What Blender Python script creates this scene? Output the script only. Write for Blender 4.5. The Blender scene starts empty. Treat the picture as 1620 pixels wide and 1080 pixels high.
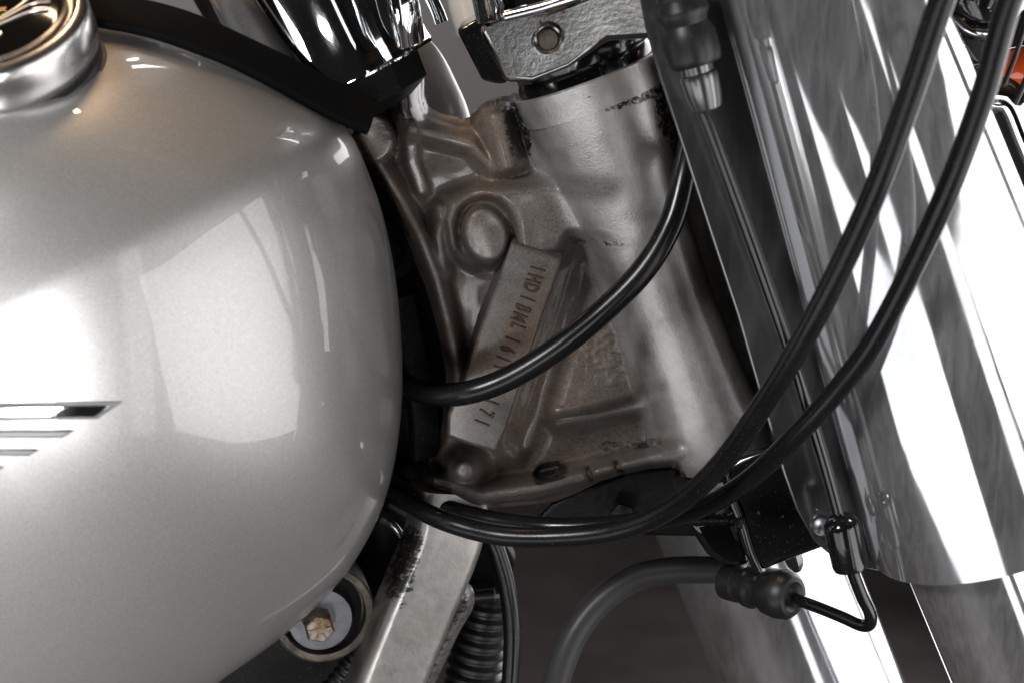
import bpy, bmesh, math, random
import numpy as np
from mathutils import Vector, Matrix, noise
random.seed(7)
rng = np.random.default_rng(5)
SC = bpy.context.scene
COL = SC.collection

# ------------------------------------------------------------------ camera
NECK = Vector((0.0, 0.0, 0.85))
PITCH = math.radians(14.0)
DIST = 0.65
FOV_W = 0.6                     # 36 mm sensor / 60 mm lens
FWD = Vector((0, math.cos(PITCH), -math.sin(PITCH)))
RGT = Vector((1, 0, 0))
UPV = Vector((0, math.sin(PITCH), math.cos(PITCH)))
CAM = NECK - FWD * DIST
cd = bpy.data.cameras.new('camera')
cam = bpy.data.objects.new('camera', cd)
COL.objects.link(cam)
cd.lens = 60; cd.sensor_width = 36; cd.clip_start = 0.02; cd.clip_end = 50
cam.location = CAM
cam.rotation_euler = (math.pi / 2 - PITCH, 0, 0)
cd.dof.use_dof = True
cd.dof.focus_distance = 0.635
cd.dof.aperture_fstop = 12.0
SC.camera = cam

# ------------------------------------------------------------------ world, lamps, exposure
w = bpy.data.worlds.new('World'); SC.world = w; w.use_nodes = True
bg = w.node_tree.nodes['Background']
bg.inputs[0].default_value = (0.9, 0.92, 1.0, 1); bg.inputs[1].default_value = 0.02
SC.view_settings.view_transform = 'Standard'
SC.view_settings.look = 'None'
SC.view_settings.exposure = 0.35
SC.cycles.max_bounces = 8
SC.cycles.glossy_bounces = 6
SC.cycles.sample_clamp_indirect = 6.0
SC.cycles.use_denoising = True

def area(name, loc, target, sx, sy, power, col=(1, 1, 1)):
    l = bpy.data.lights.new(name, 'AREA'); l.shape = 'RECTANGLE'
    l.size = sx; l.size_y = sy; l.energy = power; l.color = col
    o = bpy.data.objects.new(name, l); COL.objects.link(o)
    o.location = loc
    d = Vector(target) - Vector(loc)
    o.rotation_euler = d.to_track_quat('-Z', 'Y').to_euler()
    return o
def panel(name, az, el_lo, el_hi, az_w, dist, radiance, col, roll=0.0):
    """soft panel lamp standing in the studio, aimed at the neck; az from the viewer's side towards the front wheel"""
    a = math.radians(az); wd = 2 * dist * math.tan(math.radians(az_w / 2))
    z0 = NECK.z + dist * math.tan(math.radians(el_lo)); z1 = NECK.z + dist * math.tan(math.radians(el_hi))
    loc = Vector((dist * math.sin(a), -dist * math.cos(a), (z0 + z1) / 2)); h = z1 - z0
    o = area(name, loc, (0, 0, loc.z), wd, h, radiance * math.pi * wd * h, col)
    o.rotation_euler.rotate_axis('Z', math.radians(roll))
    return o
panel('softbox_near', 27.5, -33, 15, 8, 1.2, 1.3, (1, 0.99, 0.98))
panel('softbox_side', 70, -33, 17, 70, 1.2, 2.2, (1, 0.99, 0.98), 16)
panel('softbox_rear', 138, -18, 24, 56, 1.7, 2.4, (1, 0.98, 0.985))
fl_ = area('flash', (-0.22, -0.76, 0.56), (-0.40, -0.1, 0.76), 0.36, 0.54, 2.0, (1, 0.985, 0.97))
fl_.data.spread = math.radians(44)
area('key_lamp', (-0.95, -1.25, 1.75), (0.1, 0, 0.85), 0.34, 0.34, 13, (1, 0.985, 0.97))
area('strip_lamp', (-0.20, -1.17, 0.50), (0.1, -0.08, 0.9), 0.30, 0.5, 0.65, (1, 1, 1))
area('floor_panel', (-0.70, -1.0, 0.16), (0.15, -0.05, 0.75), 1.0, 0.62, 2.5, (0.97, 0.98, 1.0))
area('ceiling_lamp', (-0.35, 0.35, 2.4), (0, 0, 0.85), 0.05, 0.9, 1.6, (1, 0.66, 0.38)).data.spread = math.radians(70)

# ------------------------------------------------------------------ unprojection: a pixel of the 1620x1080 photograph on the upright plane y = -ym (millimetres towards the viewer)
def at(px, py, ym=0.0):
    u = (px - 810) / 1620 * FOV_W; v = (540 - py) / 1620 * FOV_W
    d = FWD + RGT * u + UPV * v
    t = (-ym / 1000 - CAM.y) / d.y
    return CAM + d * t
cam_np = np.array(CAM); fwd_np = np.array(FWD); rgt_np = np.array(RGT); up_np = np.array(UPV)
def at_np(px, py, ym):
    px = np.asarray(px, float); py = np.asarray(py, float); ym = np.asarray(ym, float)
    u = (px - 810) / 1620 * FOV_W; v = (540 - py) / 1620 * FOV_W
    d = fwd_np + u[..., None] * rgt_np + v[..., None] * up_np
    t = (-ym / 1000 - cam_np[1]) / d[..., 1]
    return cam_np + d * t[..., None]
def mpp(px, py, ym):
    p = at(px, py, ym)
    return (p - CAM).dot(FWD) * FOV_W / 1620
def camdir(r, u, t):            # direction given as right / up / towards the viewer
    return (RGT * r + UPV * u - FWD * t).normalized()

# ------------------------------------------------------------------ materials
def mat(name, base=(0.5, 0.5, 0.5), metallic=0.0, rough=0.5, coat=0.0, coat_rough=0.03, spec=0.5):
    m = bpy.data.materials.new(name); m.use_nodes = True
    b = m.node_tree.nodes['Principled BSDF']
    b.inputs['Base Color'].default_value = (*base, 1)
    b.inputs['Metallic'].default_value = metallic
    b.inputs['Roughness'].default_value = rough
    b.inputs['Coat Weight'].default_value = coat
    b.inputs['Coat Roughness'].default_value = coat_rough
    b.inputs['Specular IOR Level'].default_value = spec
    return m
class NB:
    def __init__(s, m): s.m = m; s.nt = m.node_tree; s.b = s.nt.nodes['Principled BSDF']
    def n(s, t, **k):
        nd = s.nt.nodes.new(t)
        for a, v in k.items(): setattr(nd, a, v)
        return nd
    def l(s, a, b): s.nt.links.new(a, b)
    def noise(s, scale, detail=3, rough=0.5, coord='Object', stretch=None, dist=0.0):
        tc = s.n('ShaderNodeTexCoord'); src = tc.outputs[coord]
        if stretch:
            mp = s.n('ShaderNodeMapping'); mp.inputs['Scale'].default_value = stretch[0]; mp.inputs['Rotation'].default_value = stretch[1]
            s.l(src, mp.inputs['Vector']); src = mp.outputs['Vector']
        nz = s.n('ShaderNodeTexNoise'); nz.inputs['Scale'].default_value = scale
        nz.inputs['Detail'].default_value = detail; nz.inputs['Roughness'].default_value = rough
        nz.inputs['Distortion'].default_value = dist
        s.l(src, nz.inputs['Vector']); return nz.outputs['Fac']
    def ramp(s, fac, stops):
        r = s.n('ShaderNodeValToRGB'); e = r.color_ramp.elements
        while len(e) < len(stops): e.new(0.5)
        for i, (p, c) in enumerate(stops):
            e[i].position = p; e[i].color = (*c, 1) if len(c) == 3 else c
        s.l(fac, r.inputs['Fac']); return r.outputs['Color']
    def bump(s, h, strength, dist=0.001, chain=None, target='Normal'):
        bp = s.n('ShaderNodeBump'); bp.inputs['Strength'].default_value = strength; bp.inputs['Distance'].default_value = dist
        s.l(h, bp.inputs['Height'])
        if chain is not None: s.l(chain, bp.inputs['Normal'])
        if target: s.l(bp.outputs['Normal'], s.b.inputs[target])
        return bp.outputs['Normal']
    def mix(s, fac, a, b):
        mx = s.n('ShaderNodeMix', data_type='RGBA')
        if isinstance(fac, float): mx.inputs[0].default_value = fac
        else: s.l(fac, mx.inputs[0])
        for i, v in ((6, a), (7, b)):
            if isinstance(v, tuple): mx.inputs[i].default_value = (*v, 1)
            else: s.l(v, mx.inputs[i])
        return mx.outputs[2]
    def rng(s, v, a, b, c, d):
        mr = s.n('ShaderNodeMapRange'); s.l(v, mr.inputs[0])
        for i, x in enumerate((a, b, c, d)): mr.inputs[i + 1].default_value = x
        return mr.outputs[0]
    def attr(s, name):
        a = s.n('ShaderNodeAttribute'); a.attribute_name = name; return a.outputs['Fac']
    def math(s, op, a, b):
        m_ = s.n('ShaderNodeMath', operation=op)
        for i, v in enumerate((a, b)):
            if isinstance(v, (int, float)): m_.inputs[i].default_value = v
            else: s.l(v, m_.inputs[i])
        return m_.outputs[0]
M = {}
FK = (math.radians(0), math.radians(-20), 0)
def chrome_mat(name, base, rough, scratch, dust_shade, hazy=0.0, film=0):
    m = mat(name, base, 1.0, rough); k = NB(m)
    n1 = k.noise(60, 4, 0.6, stretch=((1, 1, 0.12), FK))
    n2 = k.noise(1500, 2, 0.5)
    n3 = k.noise(14, 3, 0.6)
    r = k.rng(n1, 0.45, 0.8, rough, rough + 0.10 * scratch)
    r2 = k.rng(n3, 0.45, 0.75, 0.0, 0.12 * hazy)
    k.l(k.math('ADD', r, r2), k.b.inputs['Roughness'])
    d = k.rng(n2, 0.70, 0.80, 0, dust_shade * 0.5)
    k.l(k.mix(d, base, (0.62, 0.6, 0.58)), k.b.inputs['Base Color'])
    if film:          # wiping marks: a thin grey film with streaks along the cover
        st = k.noise(300, 7, 0.75, stretch=((1, 1, 0.14), (0, math.radians(28), 0)), dist=0.6)
        fm = k.math('MULTIPLY', k.rng(st, 0.35, 0.68, 0.22, 0.52), k.rng(k.noise(11, 3, 0.6), 0.35, 0.7, 0.6, 1.0))
        d = k.math('MAXIMUM', d, fm)
        k.l(k.mix(d, base, tuple(0.75 * x for x in base)), k.b.inputs['Base Color'])
    k.l(k.rng(d, 0, 1, 1.0, 0.35), k.b.inputs['Metallic'])
    k.bump(n3, 0.03 + 0.05 * hazy, 0.004)
    return m
M['chrome'] = chrome_mat('chrome', (0.83, 0.84, 0.86), 0.035, 0.6, 0.5)
M['chrome_worn'] = chrome_mat('chrome_worn', (0.74, 0.75, 0.77), 0.07, 1.2, 0.9, 0.8)
M['chrome_plate'] = chrome_mat('chrome_plate', (0.22, 0.22, 0.225), 0.14, 0.8, 0.5, 0.4, 1)  # dark base colour stands in for chrome reflecting dark surroundings
M['chrome_cover'] = chrome_mat('chrome_cover', (0.80, 0.81, 0.84), 0.05, 1.0, 0.5, 0.5, 1)

def silver_mat(name, base, metallic, rough, grime=True):
    m = mat(name, base, metallic, rough, 0.5, 0.12); k = NB(m)
    fine = k.noise(1400, 2, 0.6); mid = k.noise(160, 4, 0.6); big = k.noise(32, 4, 0.6); lump = k.noise(420, 3, 0.55)
    c = k.ramp(mid, [(0.3, tuple(x * 0.80 for x in base)), (0.7, base)])
    c = k.mix(k.rng(big, 0.45, 0.75, 0, 0.45), c, (0.20, 0.155, 0.115))
    g = None
    if grime:
        a = k.attr('grime')
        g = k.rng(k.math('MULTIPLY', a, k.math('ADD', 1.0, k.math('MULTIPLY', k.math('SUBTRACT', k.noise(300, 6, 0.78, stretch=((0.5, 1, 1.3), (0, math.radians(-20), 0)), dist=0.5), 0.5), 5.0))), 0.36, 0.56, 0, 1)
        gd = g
        r_ = k.attr('dust_shade')  # brown film: grime plus the dim look of the web put into colour
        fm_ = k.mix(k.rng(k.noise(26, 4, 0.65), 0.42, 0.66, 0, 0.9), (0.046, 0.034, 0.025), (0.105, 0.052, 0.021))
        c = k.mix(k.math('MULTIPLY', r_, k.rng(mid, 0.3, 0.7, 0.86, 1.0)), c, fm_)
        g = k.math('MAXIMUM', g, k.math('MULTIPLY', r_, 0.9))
        k.l(k.math('MULTIPLY', k.math('SUBTRACT', 1.0, g), metallic), k.b.inputs['Metallic'])
    grain = k.noise(1250, 3, 0.7)
    c0 = c
    c = k.mix(k.rng(grain, 0.52, 0.68, 0, 0.13), c, tuple(0.6 * x for x in base))
    pit = k.rng(grain, 0.30, 0.48, 0.7, 0)
    if grime: pit = k.math('MULTIPLY', pit, k.rng(r_, 0.0, 0.7, 0.22, 1.0))
    c = k.mix(pit, c, (0.03, 0.026, 0.022))
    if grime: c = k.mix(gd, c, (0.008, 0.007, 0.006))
    k.l(c, k.b.inputs['Base Color'])
    ro = k.rng(mid, 0.3, 0.7, rough - 0.05, rough + 0.08)
    if grime:
        ro = k.math('ADD', ro, k.math('MULTIPLY', r_, 0.16))
        k.b.inputs['Coat Weight'].default_value = 0.4; k.b.inputs['Coat Roughness'].default_value = 0.14
    k.l(ro, k.b.inputs['Roughness'])
    b1 = k.bump(lump, 0.16, 0.0004, target=None)
    b2 = k.bump(mid, 0.14, 0.0008, b1, None)
    k.bump(fine, 0.30 if name.endswith('frame_paint') else 0.1, 0.0005, b2)
    return m
M['silver'] = silver_mat('silver_frame_paint', (0.70, 0.685, 0.67), 0.78, 0.38)
M['silver_plain'] = silver_mat('silver_tube_paint', (0.42, 0.41, 0.40), 0.8, 0.38)

m = mat('tank_silver_paint', (0.36, 0.355, 0.35), 0.66, 0.40, 1.0, 0.012); k = NB(m)
fl = k.noise(2600, 2, 0.7)
k.l(k.ramp(fl, [(0.3, (0.29, 0.289, 0.288)), (0.7, (0.47, 0.467, 0.462))]), k.b.inputs['Base Color'])
k.bump(fl, 0.10, 0.0001)
cb = k.noise(900, 1, 0.5)
k.bump(cb, 0.02, 0.0001, target='Coat Normal')
M['tank'] = m

def black(name, base, rough, coat=0, bump=0.0, bscale=500, dust_shade=0.0):
    m = mat(name, base, 0, rough, coat); k = NB(m)
    n1 = k.noise(bscale, 3, 0.6)
    if bump: k.bump(n1, bump, 0.0004)
    n2 = k.noise(1100, 2, 0.5); n3 = k.noise(40, 3)
    if dust_shade:
        d = k.math('MULTIPLY', k.rng(n2, 0.64, 0.72, 0, 1), dust_shade)
        d = k.math('ADD', d, k.rng(n3, 0.5, 0.8, 0, dust_shade * 0.12))
        k.l(k.mix(d, base, (0.33, 0.31, 0.29)), k.b.inputs['Base Color'])
    k.l(k.rng(n3, 0.3, 0.7, rough - 0.05, rough + 0.08), k.b.inputs['Roughness'])
    return m
M['rubber'] = black('black_rubber', (0.011, 0.011, 0.012), 0.36, 0, 0.12, 300, 0.12); M['rubber'].node_tree.nodes['Principled BSDF'].inputs['Specular IOR Level'].default_value = 0.6
M['hose'] = black('black_hose', (0.008, 0.0085, 0.010), 0.24, 0, 0.05, 900, 0.10); M['hose'].node_tree.nodes['Principled BSDF'].inputs['Specular IOR Level'].default_value = 0.4
M['hose_gloss'] = black('glossy_hose', (0.007, 0.007, 0.008), 0.24, 0, 0.03, 500, 0.06)
M['gloss_black'] = black('gloss_black_enamel', (0.007, 0.007, 0.0075), 0.12, 0.6, 0.05, 200, 0.12)
M['matte_black'] = black('matte_black', (0.0035, 0.0034, 0.0033), 0.6, 0, 0.3, 300, 0.1); M['matte_black'].node_tree.nodes['Principled BSDF'].inputs['Specular IOR Level'].default_value = 0.12 
M['trim'] = black('trim_leather', (0.0035, 0.0035, 0.0036), 0.6, 0, 0.12, 1600, 0.0); M['trim'].node_tree.nodes['Principled BSDF'].inputs['Specular IOR Level'].default_value = 0.04
M['oily'] = black('oily_black', (0.006, 0.0055, 0.005), 0.36, 0, 0.5, 240, 0.08); M['oily'].node_tree.nodes['Principled BSDF'].inputs['Specular IOR Level'].default_value = 0.3
M['grey_boot'] = black('grey_rubber_hose', (0.045, 0.045, 0.047), 0.40, 0, 0.1, 400, 0.1); M['grey_boot'].node_tree.nodes['Principled BSDF'].inputs['Specular IOR Level'].default_value = 0.3

# cast clamp: cast alloy with chrome wear and rust freckles
m = mat('cast_steel', (0.45, 0.44, 0.43), 1.0, 0.17); k = NB(m)
n1 = k.noise(620, 4, 0.65); n2 = k.noise(45, 4, 0.6); n3 = k.noise(230, 2, 0.5)
c = k.ramp(n2, [(0.3, (0.24, 0.236, 0.232)), (0.7, (0.55, 0.545, 0.54))])
c = k.mix(k.rng(n3, 0.70, 0.74, 0, 0.9), c, (0.22, 0.075, 0.03))
k.l(c, k.b.inputs['Base Color'])
k.bump(n1, 0.14, 0.0005)
M['cast'] = m
m = mat('rusty_bolt', (0.48, 0.36, 0.24), 0.75, 0.32); k = NB(m)
n2 = k.noise(160, 4, 0.7)
k.l(k.ramp(n2, [(0.38, (0.40, 0.37, 0.34)), (0.54, (0.24, 0.165, 0.10)), (0.70, (0.07, 0.04, 0.026))]), k.b.inputs['Base Color'])
k.bump(n2, 0.4, 0.0006); M['rusty'] = m
m = mat('zinc', (0.55, 0.55, 0.58), 0.9, 0.33); k = NB(m)
n2 = k.noise(120, 4, 0.7); k.l(k.ramp(n2, [(0.3, (0.13, 0.13, 0.145)), (0.7, (0.24, 0.24, 0.26))]), k.b.inputs['Base Color']); M['zinc'] = m
M['zinc_rim'] = chrome_mat('dull_silver_rim', (0.55, 0.54, 0.53), 0.20, 1.0, 0.3, 0.6)
M['badge'] = mat('badge_black', (0.004, 0.004, 0.004), 0, 0.06, spec=0.22)
m = mat('dirty_alloy', (0.32, 0.29, 0.25), 0.5, 0.55); k = NB(m)
n2 = k.noise(90, 5, 0.7); k.l(k.ramp(n2, [(0.38, (0.03, 0.027, 0.022)), (0.55, (0.13, 0.115, 0.09)), (0.8, (0.25, 0.23, 0.20))]), k.b.inputs['Base Color']); k.bump(n2, 0.4, 0.001); M['dirty'] = m
m = mat('stamped_letter', (0.060, 0.032, 0.018), 0.3, 0.42); M['stamp'] = m
M['gold'] = mat('gold_print', (0.75, 0.50, 0.22), 1.0, 0.28)
M['silver_print'] = mat('silver_print', (0.62, 0.62, 0.62), 1.0, 0.3)
M['amber'] = mat('amber_lens', (0.75, 0.10, 0.015), 0, 0.12, 0.7)
m = mat('glitter_black', (0.006, 0.006, 0.008), 0.0, 0.12, 1.0); k = NB(m)
n2 = k.noise(520, 2, 0.5); k.l(k.mix(k.rng(n2, 0.66, 0.72, 0, 1), (0.006, 0.006, 0.008), (0.6, 0.42, 0.25)), k.b.inputs['Base Color']); M['glitter'] = m
M['grey_paint'] = mat('grey_backing', (0.17, 0.175, 0.18), 0.3, 0.4)
M['pale'] = mat('pale_mudguard', (0.62, 0.61, 0.60), 0.0, 0.3)
M['tyre'] = mat('tyre_rubber', (0.022, 0.017, 0.015), 0, 0.7)
m = mat('floor_stone', (0.05, 0.045, 0.045), 0, 0.5); k = NB(m)
n1 = k.noise(9, 6, 0.65); k.l(k.ramp(n1, [(0.32, (0.016, 0.0125, 0.012)), (0.68, (0.050, 0.041, 0.039))]), k.b.inputs['Base Color']); M['floor'] = m
def plaster(name, c):
    m = mat(name, c, 0, 0.85); k = NB(m); n1 = k.noise(3, 4, 0.6)
    k.l(k.ramp(n1, [(0.3, tuple(x * .9 for x in c)), (0.7, c)]), k.b.inputs['Base Color']); return m
M['wall'] = plaster('grey_plaster', (0.50, 0.48, 0.485))
M['wall_dark'] = plaster('dark_plaster', (0.07, 0.068, 0.07))
m = mat('brown_ceiling', (0.27, 0.18, 0.12), 0, 0.7); M['ceiling'] = m

# ------------------------------------------------------------------ object helpers
CEN = {}
def link(name, verts, faces, material, parent=None, smooth=True, label=None, kind=None, attrs=None, bevel=None, sharp=40):
    v = np.asarray(verts, float)
    c = (v.min(0) + v.max(0)) / 2
    me = bpy.data.meshes.new(name)
    me.from_pydata((v - c).tolist(), [], faces)
    if attrs:
        for an, vals in attrs.items():
            a = me.attributes.new(an, 'FLOAT', 'POINT'); a.data.foreach_set('value', np.asarray(vals, np.float32))
    bm = bmesh.new(); bm.from_mesh(me)
    if bevel:
        ed = [e for e in bm.edges if len(e.link_faces) == 2 and e.calc_face_angle(0) > math.radians(bevel[2] if len(bevel) > 2 else 25)]
        bres = bmesh.ops.bevel(bm, geom=ed, offset=bevel[0], segments=bevel[1], affect='EDGES', profile=0.5, clamp_overlap=True)
    bmesh.ops.recalc_face_normals(bm, faces=bm.faces)
    flat = None
    if bevel:
        new = set(bres['faces']); flat = [f not in new for f in bm.faces]
    bm.to_mesh(me); bm.free()
    me.materials.append(material)
    o = bpy.data.objects.new(name, me); COL.objects.link(o)
    pc = np.zeros(3)
    if parent is not None:
        o.parent = parent; pc = CEN[parent.name]
    o.location = c - pc
    CEN[o.name] = c
    if label: o['label'] = label
    if kind: o['kind'] = kind
    if smooth:
        me.shade_smooth()
        if sharp: me.set_sharp_from_angle(angle=math.radians(sharp))
        if flat: me.polygons.foreach_set('use_smooth', [not q for q in flat])
    return o
def thing(name, loc, label, cat, group=None):
    o = bpy.data.objects.new(name, None); COL.objects.link(o); o.location = loc
    o.empty_display_size = 0.05
    o['label'] = label; o['category'] = cat
    if group: o['group'] = group
    CEN[o.name] = np.array(loc, float); return o

def catmull(pts, n):
    P = [np.array(p, float) for p in pts]
    P = [2 * P[0] - P[1]] + P + [2 * P[-1] - P[-2]]
    out = []
    for i in range(1, len(P) - 2):
        p0, p1, p2, p3 = P[i - 1:i + 3]
        for j in range(n):
            t = j / n
            out.append(0.5 * ((2 * p1) + (-p0 + p2) * t + (2 * p0 - 5 * p1 + 4 * p2 - p3) * t * t + (-p0 + 3 * p1 - 3 * p2 + p3) * t ** 3))
    out.append(P[-2]); return np.array(out)
def sweep(path, section, up=None, caps=True, scale=None, twist0=None):
    """section: (k,2) offsets in metres along (side, normal)"""
    P = np.asarray(path, float); n = len(P); S = np.asarray(section, float); kk = len(S)
    T = np.gradient(P, axis=0); T /= np.linalg.norm(T, axis=1)[:, None]
    N = np.array(up if up is not None else (0, -1, 0.2), float)
    verts = []
    for i in range(n):
        if up is not None: N = np.array(up, float)
        N = N - T[i] * N.dot(T[i]); N /= np.linalg.norm(N)
        B = np.cross(T[i], N)
        s = 1 if scale is None else scale[i]
        for a, b in S * s: verts.append(P[i] + B * a + N * b)
    faces = []
    for i in range(n - 1):
        for j in range(kk):
            a = i * kk + j; b = i * kk + (j + 1) % kk
            faces.append((a, b, b + kk, a + kk))
    if caps:
        faces.append(tuple(range(kk))[::-1]); faces.append(tuple(range((n - 1) * kk, n * kk)))
    return verts, faces
def circ(r, k=20): return [(r * math.cos(2 * math.pi * i / k), r * math.sin(2 * math.pi * i / k)) for i in range(k)]
def rrect(w, h, r, k=4):
    out = []
    for cx, cy, a0 in ((w / 2 - r, h / 2 - r, 0), (-w / 2 + r, h / 2 - r, 90), (-w / 2 + r, -h / 2 + r, 180), (w / 2 - r, -h / 2 + r, 270)):
        for i in range(k + 1):
            a = math.radians(a0 + 90 * i / k); out.append((cx + r * math.cos(a), cy + r * math.sin(a)))
    return out
def tube(name, pts, rpx, material, parent, n=10, k=20, label=None, radii=None, rip=None):
    W = [at(*p) for p in pts]
    path = catmull(W, n)
    mid = pts[len(pts) // 2]; r = rpx * mpp(*mid)
    sc = None
    if radii is not None: sc = np.interp(np.linspace(0, 1, len(path)), np.linspace(0, 1, len(radii)), radii)
    if rip is not None:
        sc = (np.ones(len(path)) if sc is None else sc) * (1 + rip[0] * (np.arange(len(path)) % rip[1] < rip[1] / 2))
    v, f = sweep(path, circ(r, k), scale=sc)
    return link(name, v, f, material, parent, label=label, sharp=60)
def lathe(name, a, b, prof, material, parent, k=48, label=None, fn=None, sharp=35, attrs=None, arc=None, kind=None):
    """profile: list of (distance from a along a->b in metres, radius in metres)"""
    a = Vector(a); d = (Vector(b) - a).normalized()
    x = d.orthogonal().normalized(); y = d.cross(x)
    verts = []; faces = []
    for t, r in prof:
        for i in range(k):
            th = 2 * math.pi * i / k
            rr = r * (fn(th, t) if fn else 1)
            verts.append(a + d * t + (x * math.cos(th) + y * math.sin(th)) * rr)
    for j in range(len(prof) - 1):
        for i in range(k):
            p = j * k + i; q = j * k + (i + 1) % k
            faces.append((p, q, q + k, p + k))
    faces.append(tuple(range(k))[::-1]); faces.append(tuple(range((len(prof) - 1) * k, len(prof) * k)))
    return link(name, verts, faces, material, parent, label=label, sharp=sharp, kind=kind)
def prism(name, poly, front, thick, material, parent, bevel=None, label=None, inset=0.0, smooth=True, kind=None):
    """poly in pixels, front face at y=front mm (number or per-vertex list), extruded thick mm away from the viewer; the back outline is taken along +y so the body has straight sides"""
    fr = front if isinstance(front, (list, tuple)) else [front] * len(poly)
    F = [at(x, y, z) for (x, y), z in zip(poly, fr)]
    c = sum(F, Vector()) / len(F)
    B = [c + (p - c) * (1 + inset) + Vector((0, thick / 1000, 0)) for p in F]
    n = len(poly)
    faces = [tuple(range(n)), tuple(range(2 * n - 1, n - 1, -1))] + [(i, i + n, (i + 1) % n + n, (i + 1) % n) for i in range(n)]
    return link(name, F + B, faces, material, parent, bevel=bevel, label=label, smooth=smooth, kind=kind)

def sdf_poly(px, py, poly):
    poly = np.asarray(poly, float); n = len(poly)
    d = np.full(px.shape, 1e9); inside = np.zeros(px.shape, bool)
    for i in range(n):
        a = poly[i]; b = poly[(i + 1) % n]; e = b - a
        wx = px - a[0]; wy = py - a[1]
        t = np.clip((wx * e[0] + wy * e[1]) / (e @ e), 0, 1)
        d = np.minimum(d, np.hypot(wx - e[0] * t, wy - e[1] * t))
        c1 = (a[1] > py) != (b[1] > py)
        with np.errstate(divide='ignore', invalid='ignore'):
            xi = (b[0] - a[0]) * (py - a[1]) / (b[1] - a[1] + 1e-12) + a[0]
        inside ^= c1 & (px < xi)
    return np.where(inside, -d, d)
def d_line(px, py, pl):
    d = np.full(px.shape, 1e9); tt = np.zeros(px.shape); L = len(pl) - 1
    for i in range(L):
        a = np.array(pl[i][:2], float); b = np.array(pl[i + 1][:2], float); e = b - a
        wx = px - a[0]; wy = py - a[1]
        t = np.clip((wx * e[0] + wy * e[1]) / (e @ e), 0, 1)
        q = np.hypot(wx - e[0] * t, wy - e[1] * t)
        m_ = q < d; d = np.where(m_, q, d); tt = np.where(m_, (i + t) / L, tt)
    return d, tt
def sstep(x, a, b):
    t = np.clip((x - a) / (b - a), 0, 1); return t * t * (3 - 2 * t)
def smax(a, b, k):
    h = np.clip(0.5 + 0.5 * (a - b) / k, 0, 1); return b + (a - b) * h + k * h * (1 - h)

# ================================================================== SETTING
def sheet(name, pts, material):
    o = link(name, pts, [(0, 1, 2, 3)], material, smooth=False, kind='structure'); return o
X0, X1, Y0, Y1, ZC = -3.2, 3.2, -3.6, 2.8, 2.75
sheet('floor', [(X0, Y0, 0), (X1, Y0, 0), (X1, Y1, 0), (X0, Y1, 0)], M['floor'])
sheet('wall', [(X0, Y1, 0), (X1, Y1, 0), (X1, Y1, ZC), (X0, Y1, ZC)], M['wall'])
sheet('wall', [(X0, Y0, 0), (X0, Y1, 0), (X0, Y1, ZC), (X0, Y0, ZC)], M['wall_dark'])
sheet('wall', [(X1, Y0, 0), (X1, Y1, 0), (X1, Y1, ZC), (X1, Y0, ZC)], M['wall_dark'])
sheet('wall', [(X0, Y0, 0), (X1, Y0, 0), (X1, Y0, ZC), (X0, Y0, ZC)], M['wall_dark'])
sheet('ceiling', [(X0, Y0, ZC), (X1, Y0, ZC), (X1, Y1, ZC), (X0, Y1, ZC)], M['ceiling'])

M['truss'] = mat('truss_paint', (0.75, 0.74, 0.72), 0, 0.5)
tv, tf = [], []
def strut(a, b, r=0.02):
    a = np.array(a, float); b = np.array(b, float)
    v, f = sweep([a, b], circ(r, 6)); k0 = len(tv); tv.extend(v); tf.extend([tuple(k0 + q for q in fc) for fc in f])
for yy in (-0.55, -0.25):
    for zz in (2.25, 2.5): strut((-2.2, yy, zz), (1.6, yy, zz))
for q in range(12):
    x0 = -2.2 + q * 0.32
    for yy in (-0.55, -0.25): strut((x0, yy, 2.25 + 0.25 * (q % 2)), (x0 + 0.32, yy, 2.5 - 0.25 * (q % 2)), 0.012)
    strut((x0, -0.55, 2.25), (x0 + 0.32, -0.25, 2.25), 0.012)
link('ceiling_beam', tv, tf, M['truss'], kind='structure')

# ================================================================== MOTORCYCLE
bike = thing('motorcycle', (0, 0, 0), 'silver motorcycle with chrome fork covers and black cables seen close at the frame neck', 'motorcycle')

# ---------------------------------------------------------------- frame casting
AX0 = np.array((929.0, 122.0)); AX1 = np.array((1152.0, 745.0))
axd = (AX1 - AX0); axL = np.linalg.norm(axd); axd /= axL; axn = np.array((-axd[1], axd[0]))  # axn: towards lower left
TR = [(-0.2, 120), (0.0, 119), (0.05, 118), (0.14, 110), (0.28, 92), (0.42, 80), (0.6, 76), (0.8, 82), (0.95, 92), (1.05, 95)]
rim = [(812, 158), (826, 166), (850, 166), (885, 157), (930, 141), (980, 120), (1020, 100), (1042, 86)]
outline = ([(598, 120), (668, 118), (668, 158), (675, 178), (700, 189), (728, 197), (741, 195), (745, 188), (764, 177), (788, 168), (806, 163)] + rim +
           [(1075, 180), (1130, 330), (1190, 520), (1245, 715), (1110, 760), (1076, 752), (1072, 742), (1060, 738), (1030, 741), (985, 750), (950, 760), (915, 778), (880, 792), (840, 797), (800, 801),
            (745, 806), (700, 802), (674, 786), (668, 760), (682, 720), (697, 690), (703, 640), (706, 590), (692, 520), (672, 450), (650, 400), (625, 342), (600, 292), (574, 246), (556, 215), (575, 180)])
ST = 2.6
gx = np.arange(545, 1260, ST); gy = np.arange(110, 820, ST)
PX, PY = np.meshgrid(gx, gy)
rid_noise = np.array([[noise.noise(Vector((x * 0.03, y * 0.03, 1.7))) for x in gx[::4]] for y in gy[::4]])
NZ = np.kron(rid_noise, np.ones((4, 4)))[:PX.shape[0], :PX.shape[1]]
for _ in range(6):
    NZ = (NZ + np.roll(NZ, 1, 0) + np.roll(NZ, -1, 0) + np.roll(NZ, 1, 1) + np.roll(NZ, -1, 1)) / 5
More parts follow.
